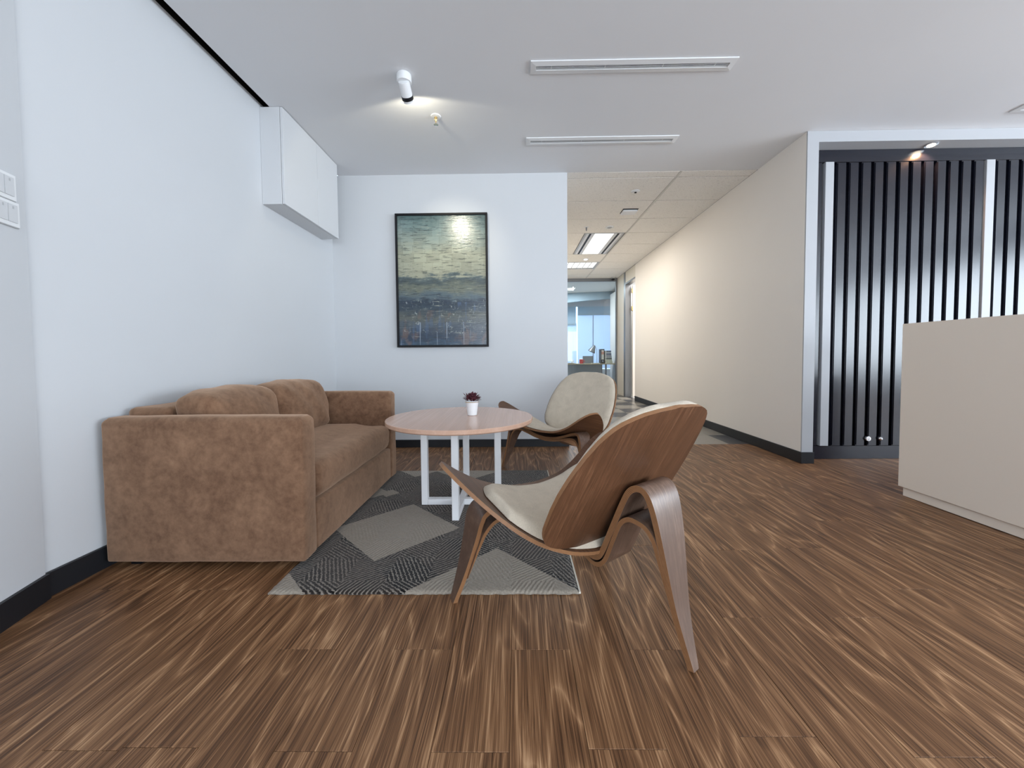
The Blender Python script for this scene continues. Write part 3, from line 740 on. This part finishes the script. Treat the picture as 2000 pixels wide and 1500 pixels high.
rg = tag(obj('rug', vs, fs, M['rug'], smooth=True), 'rectangular rug of grey diamonds and black chevrons under the round table', 'rug')

bd = box('binding', rx1 - .001, rx1 + .006, ry0 + .004, ry1 - .004, .001, .0095, M['cream'], rg); bd['label'] = 'pale edge binding'

# ------------------------------------------------------------------ round table
TX, TY, TZ, TR = -.357, 2.376, .57, .455
tb = root('round_table', (TX, TY, .012), 'round wooden coffee table on a white crossed metal base', 'table')
def disc_strip(x0, x1, z0, z1, R):
    n = 14; up = [(x0 + (x1 - x0) * i / n) for i in range(n + 1)]
    f = lambda x, r: math.sqrt(max(0, r * r - x * x))
    vs, fs = [], []
    def loop(z, r, ins):
        out = []
        for s in (1, -1):
            for x in (up if s == 1 else up[::-1]):
                xx = min(max(x, x0 + ins), x1 - ins); xx = max(-r, min(r, xx)); out.append((TX + xx, TY - s * f(xx, r), z))
        return out
    lv = [loop(z0, R - .006, .0), loop(z0 + .006, R, 0), loop(z1 - .003, R, 0), loop(z1, R - .003, .0)]
    m = len(lv[0])
    for l in lv: vs += l
    for a in range(3):
        for k in range(m): fs.append((a * m + k, a * m + (k + 1) % m, (a + 1) * m + (k + 1) % m, (a + 1) * m + k))
    fs.append(tuple(range(m))[::-1]); fs.append(tuple(3 * m + k for k in range(m)))
    return vs, fs
bw = 2 * TR / 6
for k in range(6):
    a, b = -TR + bw * k + (.00012 if k else 0), -TR + bw * (k + 1) - (.00012 if k < 5 else 0)
    vs, fs = disc_strip(a, b, TZ - .028, TZ, TR)
    me = obj('top_board', vs, fs, M['table_wood'], tb, auto=40)
    bmx = bmesh.new(); bmx.from_mesh(me.data); bmesh.ops.remove_doubles(bmx, verts=bmx.verts, dist=1e-5); bmx.to_mesh(me.data); bmx.free(); me.data.set_sharp_from_angle(angle=math.radians(40))
hw = .020; LR = .232; ZT = TZ - .028
for sx, sy in ((-1, 0), (1, 0), (0, -1), (0, 1)):
    cx_, cy_ = TX + sx * LR, TY + sy * LR
    box('leg', cx_ - hw, cx_ + hw, cy_ - hw, cy_ + hw, .0128, ZT - .0005, M['white_metal'], tb, .002)
for z0_, z1_ in ((.0128, .05), (ZT - .036, ZT - .0005)):
    box('rail', TX - LR + hw, TX + LR - hw, TY - hw, TY + hw, z0_, z1_, M['white_metal'], tb, .002)
    box('rail', TX - hw, TX + hw, TY + hw, TY + LR - hw, z0_, z1_, M['white_metal'], tb, .002)
    box('rail', TX - hw, TX + hw, TY - LR + hw, TY - hw, z0_, z1_, M['white_metal'], tb, .002)
# potted plant
PX, PY = -.29, 2.43
pp = root('potted_plant', (PX, PY, TZ), 'small white pot with dark red foliage on the round table', 'plant')
lathe('pot', [(.027, 0.0005), (.030, .002), (.040, .082), (.041, .092), (.038, .092), (.036, .08), (0, .08)], (PX, PY, TZ), M['white_metal'], pp, 32)
tube('wire_ring', [(PX + .0425 * math.cos(a), PY + .0425 * math.sin(a), TZ + .086) for a in [2 * PI * i / 24 for i in range(25)]], .0018, M['brass'], pp, 6)
lathe('soil', [(.0355, .0805), (.02, .084), (0, .085)], (PX, PY, TZ), M['void'], pp, 16)
lf = NT('burgundy_leaf'); lm = lf.pbr(lf.mix(lf.noise(lf.coords('Object'), 60, 2), (.06, .012, .022), (.17, .055, .07)), .6, spec=.3)
vs, fs = [], []
for k in range(150):
    a = random.uniform(0, 2 * PI); el = random.uniform(.35, 1.5); Ln = random.uniform(.03, .105)
    d = Vector((math.cos(a) * math.cos(el), math.sin(a) * math.cos(el), math.sin(el)))
    b = Vector((PX, PY, TZ + .084)) + Vector((math.cos(a), math.sin(a), 0)) * random.uniform(0, .02) + d * Ln * .4
    s = Vector((-math.sin(a), math.cos(a), 0)); l = random.uniform(.022, .034); w = l * .32; nrm = d.cross(s)
    i0 = len(vs)
    vs += [b, b + d * l * .5 + s * w, b + d * l - nrm * .004, b + d * l * .5 - s * w, b + d * l * .5 + nrm * .003]
    fs += [(i0, i0 + 1, i0 + 4), (i0 + 1, i0 + 2, i0 + 4), (i0 + 2, i0 + 3, i0 + 4), (i0 + 3, i0, i0 + 4)]
fo = obj('foliage', vs, fs, lm, pp); fo['kind'] = 'stuff'; fo['label'] = 'dark red small leaves'

# ------------------------------------------------------------------ shell lounge chairs (local: y forward, x to the sitter's right)
WAL, WLG, PLY, FAB = M['walnut'], M['walnut_leg'], M['ply'], M['chair_fabric']
def sz(x, y): return .292 + .36 * x * x + .98 * abs(x) ** 3 + .275 * y + .10 * max(0, -y) ** 1.5
FRONT = [(0, .325), (.15, .332), (.28, .352), (.36, .362), (.41, .358), (.445, .340), (.468, .312), (.480, .280), (.4845, .255)]
REAR = [(0, -.118), (.09, -.112), (.17, -.095), (.22, -.076), (.29, -.046), (.335, -.012), (.38, .036), (.425, .10), (.455, .158), (.474, .205), (.482, .236), (.4845, .250)]
def sheet(name, P, Nrm, th, mats, parent, edge_mat=1, nu=None):
    """P[i][j] grid of points, solid sheet of thickness th against the normals; edges get their own material + uv"""
    nu = len(P); nv = len(P[0]); vs, fs, fm, uv = [], [], [], []
    for i in range(nu):
        for j in range(nv): vs.append(P[i][j])
    o = nu * nv
    for i in range(nu):
        for j in range(nv): vs.append(P[i][j] - Nrm[i][j] * th)
    I = lambda i, j: i * nv + j
    z4 = [(0, 0)] * 4
    for i in range(nu - 1):
        for j in range(nv - 1):
            fs.append((I(i, j), I(i + 1, j), I(i + 1, j + 1), I(i, j + 1))); fm.append(0); uv.append(z4)
            fs.append((o + I(i, j + 1), o + I(i + 1, j + 1), o + I(i + 1, j), o + I(i, j))); fm.append(0); uv.append(z4)
    def edge(a, b):
        fs.append((a, b, o + b, o + a)); fm.append(edge_mat); uv.append([(0, 0), (1, 0), (1, 1), (0, 1)])
    for i in range(nu - 1): edge(I(i, 0), I(i + 1, 0)); edge(I(i + 1, nv - 1), I(i, nv - 1))
    for j in range(nv - 1): edge(I(0, j + 1), I(0, j)); edge(I(nu - 1, j), I(nu - 1, j + 1))
    ob = obj(name, vs, fs, mats, parent, fm, local=True, uv=uv); smooth_angle(ob, 38); return ob
def grid_normals(P, flip=1):
    nu, nv = len(P), len(P[0]); N = []
    for i in range(nu):
        row = []
        for j in range(nv):
            a = P[min(i + 1, nu - 1)][j] - P[max(i - 1, 0)][j]; b = P[i][min(j + 1, nv - 1)] - P[i][max(j - 1, 0)]
            n = a.cross(b); row.append((n.normalized() if n.length > 1e-9 else Vector((0, 0, 1))) * flip)
        N.append(row)
    return N
def seat_grid(xm, f, nx=48, ny=14):
    P = []
    for i in range(nx + 1):
        x = xm * math.sin((i / nx * 2 - 1) * PI / 2); a, b = f(abs(x))
        P.append([Vector((x, a + (b - a) * j / ny, sz(x, a + (b - a) * j / ny))) for j in range(ny + 1)])
    return P
def pad(name, P, N, h, parent, mat, k=6):
    """cushion on a grid: rounded border"""
    nu, nv = len(P), len(P[0]); Q = []
    for i in range(nu):
        row = []
        for j in range(nv):
            u, v = i / (nu - 1) * 2 - 1, j / (nv - 1) * 2 - 1
            e = (1 - abs(u) ** 14) ** .5 * (1 - abs(v) ** k) ** .5
            row.append(P[i][j] + N[i][j] * (.004 + h * e))
        Q.append(row)
    vs = [p for r in Q for p in r]; o = len(vs); vs += [P[i][j] + N[i][j] * .0025 for i in range(nu) for j in range(nv)]
    I = lambda i, j: i * nv + j; fs = []
    for i in range(nu - 1):
        for j in range(nv - 1):
            fs.append((I(i, j), I(i + 1, j), I(i + 1, j + 1), I(i, j + 1))); fs.append((o + I(i, j + 1), o + I(i + 1, j + 1), o + I(i + 1, j), o + I(i, j)))
    for i in range(nu - 1):
        for j in (0, nv - 1): fs.append((I(i, j), I(i + 1, j), o + I(i + 1, j), o + I(i, j)))
    for j in range(nv - 1):
        for i in (0, nu - 1): fs.append((I(i, j), I(i, j + 1), o + I(i, j + 1), o + I(i, j)))
    ob = obj(name, vs, fs, mat, parent, local=True, smooth=True); return ob
def band_geo(path, widths, ths, wdir, n=60):
    """bent strip: path of points, width along wdir, thickness across; returns verts, faces, mats, uvs"""
    P = [Vector(p) for p in catmull(path, n)]; Wd = [v[0] for v in catmull([(w,) for w in widths], n)]; T = [v[0] for v in catmull([(t,) for t in ths], n)]
    vs, fs, fm, uv = [], [], [], []
    for i, p in enumerate(P):
        t = (P[min(i + 1, n - 1)] - P[max(i - 1, 0)]).normalized(); w = Vector(wdir); w = (w - t * w.dot(t)).normalized(); m = t.cross(w).normalized()
        for a, b in ((-1, -1), (1, -1), (1, 1), (-1, 1)): vs.append(p + w * (a * Wd[i] / 2) + m * (b * T[i] / 2))
    z4 = [(0, 0)] * 4
    for i in range(n - 1):
        a, b = i * 4, i * 4 + 4
        fs.append((a, a + 1, b + 1, b)); fm.append(0); uv.append(z4)
        fs.append((a + 2, a + 3, b + 3, b + 2)); fm.append(0); uv.append(z4)
        fs.append((a + 1, a + 2, b + 2, b + 1)); fm.append(1); uv.append([(0, 0), (0, 1), (1, 1), (1, 0)])
        fs.append((a + 3, a, b, b + 3)); fm.append(1); uv.append([(0, 1), (0, 0), (1, 0), (1, 1)])
    fs.append((0, 3, 2, 1)); fm.append(1); uv.append(z4); e = (n - 1) * 4; fs.append((e, e + 1, e + 2, e + 3)); fm.append(1); uv.append(z4)
    return vs, fs, fm, uv
def leg_obj(bands, parent):
    V, Fc, Fm, U = [], [], [], []
    for vs, fs, fm, uv in bands:
        o = len(V); V += vs; Fc += [tuple(i + o for i in f) for f in fs]; Fm += fm; U += uv
    ob = obj('leg', V, Fc, [WLG, PLY], parent, Fm, local=True, uv=U); smooth_angle(ob, 40); return ob
BW = [(.292, .0), (.297, .14), (.31, .215), (.33, .268), (.355, .305), (.385, .326), (.42, .337), (.49, .342), (.55, .340), (.61, .328), (.67, .307), (.715, .283), (.745, .255), (.768, .215), (.784, .15), (.792, .08), (.796, .0)]
BY0, BA, BK = -.105, math.tan(math.radians(29)), .28
def back_pt(x, z): return Vector((x, BY0 - (z - .35) * BA + BK * x * x, z))
def build_chair(label, pose):
    x, y, t = pose
    r = root('lounge_chair', (x, y, 0), label, 'chair', 'shell lounge chairs by the round table', t - PI / 2)
    P = seat_grid(.4845, lambda a: (lerp(REAR, a), lerp(FRONT, a)))
    N = grid_normals(P); N = [[n if n.z > 0 else -n for n in row] for row in N]
    sh = sheet('seat_shell', P, N, .013, [WAL, PLY], r)
    cx = .352
    fc_ = lambda a: (lerp(REAR, a) + .014 + .05 * (a / cx) ** 6 * .6, (lerp(FRONT, a) - .022) - .15 * (a / cx) ** 7)
    C = seat_grid(cx, fc_, 40, 14); NC = grid_normals(C); NC = [[n if n.z > 0 else -n for n in row] for row in NC]
    pad('seat_cushion', C, NC, .034, sh, FAB, 4)['label'] = 'grey linen seat pad'
    def bgrid(sx, z0, z1, nz=30, nx=28):
        G = []
        for i in range(nz + 1):
            f = i / nz; z = z0 + (z1 - z0) * (.5 - .5 * math.cos(PI * f)); w = max(.012, lerp(BW, z) * sx)
            G.append([back_pt(w * (j / nx * 2 - 1), z) for j in range(nx + 1)])
        return G
    G = bgrid(1, .292, .796); NG = grid_normals(G); NG = [[n if n.y > 0 else -n for n in row] for row in NG]
    sh = sheet('backrest_shell', G, NG, .013, [WAL, PLY], r)
    G2 = bgrid(.985, .300, .792); N2 = grid_normals(G2); N2 = [[n if n.y > 0 else -n for n in row] for row in N2]
    pad('back_cushion', G2, N2, .024, sh, FAB, 10)['label'] = 'grey linen back pad'
    # rear leg: two laminated strips that rise behind the back, arch over and run down to one foot
    o1 = [(0, yy, zz) for yy, zz in ((.14, .300), (.05, .268), (-.03, .236), (-.085, .232), (-.118, .262), (-.165, .365), (-.212, .472), (-.236, .512), (-.265, .528), (-.292, .518), (-.312, .478), (-.330, .40), (-.346, .30), (-.365, .18), (-.386, .09), (-.410, .003))]
    w1 = [.12, .13, .135, .14, .145, .15, .15, .15, .15, .148, .142, .128, .105, .075, .05, .028]
    o2 = [(0, yy, zz) for yy, zz in ((.12, .283), (.03, .246), (-.045, .212), (-.09, .206), (-.13, .238), (-.168, .325), (-.195, .388), (-.225, .415), (-.258, .418), (-.292, .407), (-.3155, .375), (-.3245, .33), (-.336, .27), (-.350, .20))]
    w2 = [.11, .12, .13, .135, .14, .145, .145, .145, .145, .14, .132, .115, .095, .075]
    leg_obj([band_geo(o1, w1, [.020] * 16, (1, 0, 0), 90), band_geo(o2, w2, [.015] * 11 + [.013, .010, .004], (1, 0, 0), 80)], r)
    for s in (-1, 1):
        p1 = [(s * a, b, c) for a, b, c in ((.001, .195, .312), (.10, .197, .322), (.20, .202, .352), (.285, .212, .382), (.338, .226, .380), (.364, .242, .345), (.377, .258, .26), (.398, .285, .13), (.425, .314, .004))]
        p2 = [(s * a, b, c) for a, b, c in ((.001, .195, .294), (.10, .197, .304), (.19, .202, .326), (.262, .212, .342), (.314, .226, .334), (.347, .24, .295), (.3655, .252, .24), (.377, .262, .19), (.3925, .281, .11))]
        leg_obj([band_geo(p1, [.12, .12, .12, .118, .112, .104, .086, .058, .030], [.018] * 9, (0, 1, 0), 70), band_geo(p2, [.11, .11, .11, .108, .10, .09, .080, .068, .048], [.014] * 6 + [.010, .006, .001], (0, 1, 0), 60)], r)
    return r
build_chair('near walnut shell chair seen from behind, grey padded seat and back', (.276, 1.439, 2.219))
build_chair('far walnut shell chair between the round table and the corridor, seen from the front', (.399, 3.10, 3.893))

# ------------------------------------------------------------------ things in the glass office
PALE = wood('pale_desk_wood', (.40, .31, .19), (.52, .41, .26), (.6, .49, .33), rough=.5)
od = root('office_desk', (2.0, 10.75, 0), 'pale wooden desk inside the glass office', 'desk')
box('top', 1.15, 2.49, 10.4, 11.05, .69, .715, PALE, od, .002)
box('modesty_panel', 1.2, 2.45, 10.95, 10.97, .2, .689, M['plastic_grey'], od)
for x in (1.17, 2.43):
    for yy in (10.43, 10.98): box('leg', x, x + .04, yy, yy + .04, 0, .689, M['steel_grey'], od)
DZ = .7155
ol = root('desk_lamp', (2.28, 10.9, DZ), 'grey desk lamp with a cone shade behind the binder', 'lamp')
lathe('foot', [(.07, 0), (.07, .012), (.01, .02)], (2.30, 10.9, DZ), M['plastic_grey'], ol, 20)
tube('stem', [(2.30, 10.9, DZ + .015), (2.30, 10.9, DZ + .38), (2.26, 10.9, DZ + .47), (2.20, 10.9, DZ + .50)], .008, M['plastic_grey'], ol, 8)
lathe('shade', [(.02, .0), (.035, .02), (.11, .21), (.106, .21), (.03, .02)], (2.235, 10.9, DZ + .515), M['steel_grey'], ol, 24, (-.45, 0, -.9))
bi = root('ring_binder', (2.39, 10.62, DZ), 'black lever-arch binder with a pale spine label on the office desk', 'binder')
box('cover', 2.335, 2.435, 10.55, 10.82, DZ, DZ + .40, M['black'], bi, .004)
lbm = NT('spine_label'); lx, ly, lz = lbm.sep(lbm.coords('Object'))
M['spine'] = lbm.pbr(lbm.mix(lz.gt(.25) * lz.lt(.33), (.7, .66, .58), (.62, .3, .22)), .6)
box('spine_label', 2.352, 2.418, 10.547, 10.5495, DZ + .11, DZ + .37, M['spine'], bi)
lathe('finger_ring', [(.020, 0), (.020, .004), (.013, .004)], (2.385, 10.549, DZ + .065), M['chrome'], bi, 16, (0, -1, 0))
zz = DZ; cols = [(.62, .58, .42), (.66, .62, .46), (.6, .57, .42), (.05, .05, .06), (.34, .33, .31), (.30, .28, .3), (.12, .13, .2), (.45, .44, .45), (.08, .1, .16)]
words = ['lowest cream book', 'second cream book from the bottom', 'uppermost cream book', 'thin black book above the cream ones', 'thick grey book', 'brown-grey book over the thick grey one', 'dark blue book near the top', 'pale grey book second from the top', 'topmost navy book']
for k, (c, w) in enumerate(zip(cols, words)):
    h = (.042, .03, .045, .03, .052, .04, .04, .036, .04)[k]; sh = random.uniform(-.012, .012); wd = .19 - .006 * k
    bk = root('book', (2.6, 10.62, zz), w + ' of the stack on the office desk', 'book', 'books stacked on the office desk')
    m = plain('book_cover', c, .6)
    xs, xe = 2.452 + sh + (.012 if k > 3 else 0), 2.49
    a0, a1 = 2.455 + sh * .4 - .0, 2.455 + sh * .4 + wd * .9
    boxes('cover', [(a0, a1, 10.42, 10.70, zz, zz + .004), (a0, a1, 10.42, 10.70, zz + h - .004, zz + h - .0005), (a0, a1, 10.42, 10.425, zz + .004, zz + h - .004)], m, bk)
    box('pages', a0 + .003, a1 - .004, 10.426, 10.697, zz + .0042, zz + h - .0042, M['cream'], bk)
    zz += h
# wider top so that the stack stands on it
box('side_return', 2.49, 2.72, 10.4, 10.9, .69, .715, PALE, od, .002)
mg = root('mug', (1.80, 10.6, DZ), 'red mug with a white top on the office desk', 'mug')
RED = plain('red_ceramic', (.55, .05, .06), .35)
lathe('body', [(.045, 0), (.052, .01), (.054, .12), (.048, .12), (.046, .02), (0, .02)], (1.80, 10.6, DZ), RED, mg, 24)
tube('handle', [(1.855, 10.6, DZ + .095), (1.885, 10.6, DZ + .085), (1.885, 10.6, DZ + .04), (1.852, 10.6, DZ + .03)], .008, RED, mg, 8)
lathe('lid', [(.05, .121), (.04, .135), (.012, .14), (0, .15)], (1.80, 10.6, DZ), M['plastic'], mg, 20)
lp = root('laptop', (1.98, 10.75, DZ), 'dark grey open laptop between the mug and the binder', 'laptop')
box('base', 1.86, 2.16, 10.72, 10.93, DZ, DZ + .015, M['steel_grey'], lp, .003)
bm = bmesh.new(); add_box(bm, 1.86, 2.16, 10.705, 10.715, DZ + .016, DZ + .21); from_bm('screen', bm, M['steel_grey'], lp)
nb_ = root('notepad', (2.19, 10.5, DZ), 'cream notepad lying in front of the binder', 'notepad')
box('sheets', 2.06, 2.28, 10.42, 10.56, DZ, DZ + .018, M['cream'], nb_, .001)
box('binding', 2.06, 2.075, 10.42, 10.56, DZ + .018, DZ + .021, M['steel_grey'], nb_)
tr = root('tray', (1.5, 10.6, DZ), 'low cream dish with white crumpled tissue at the left of the office desk', 'dish')
lathe('dish', [(.07, 0), (.12, .022), (.117, .022), (.068, .004), (0, .004)], (1.52, 10.6, DZ), M['cream'], tr, 24)
bm = bmesh.new(); bmesh.ops.create_icosphere(bm, subdivisions=2, radius=.05)
for v in bm.verts: v.co *= 1 + random.uniform(-.22, .22)
bmesh.ops.translate(bm, verts=bm.verts, vec=(1.55, 10.6, DZ + .068)); from_bm('tissue', bm, M['plastic'], tr)
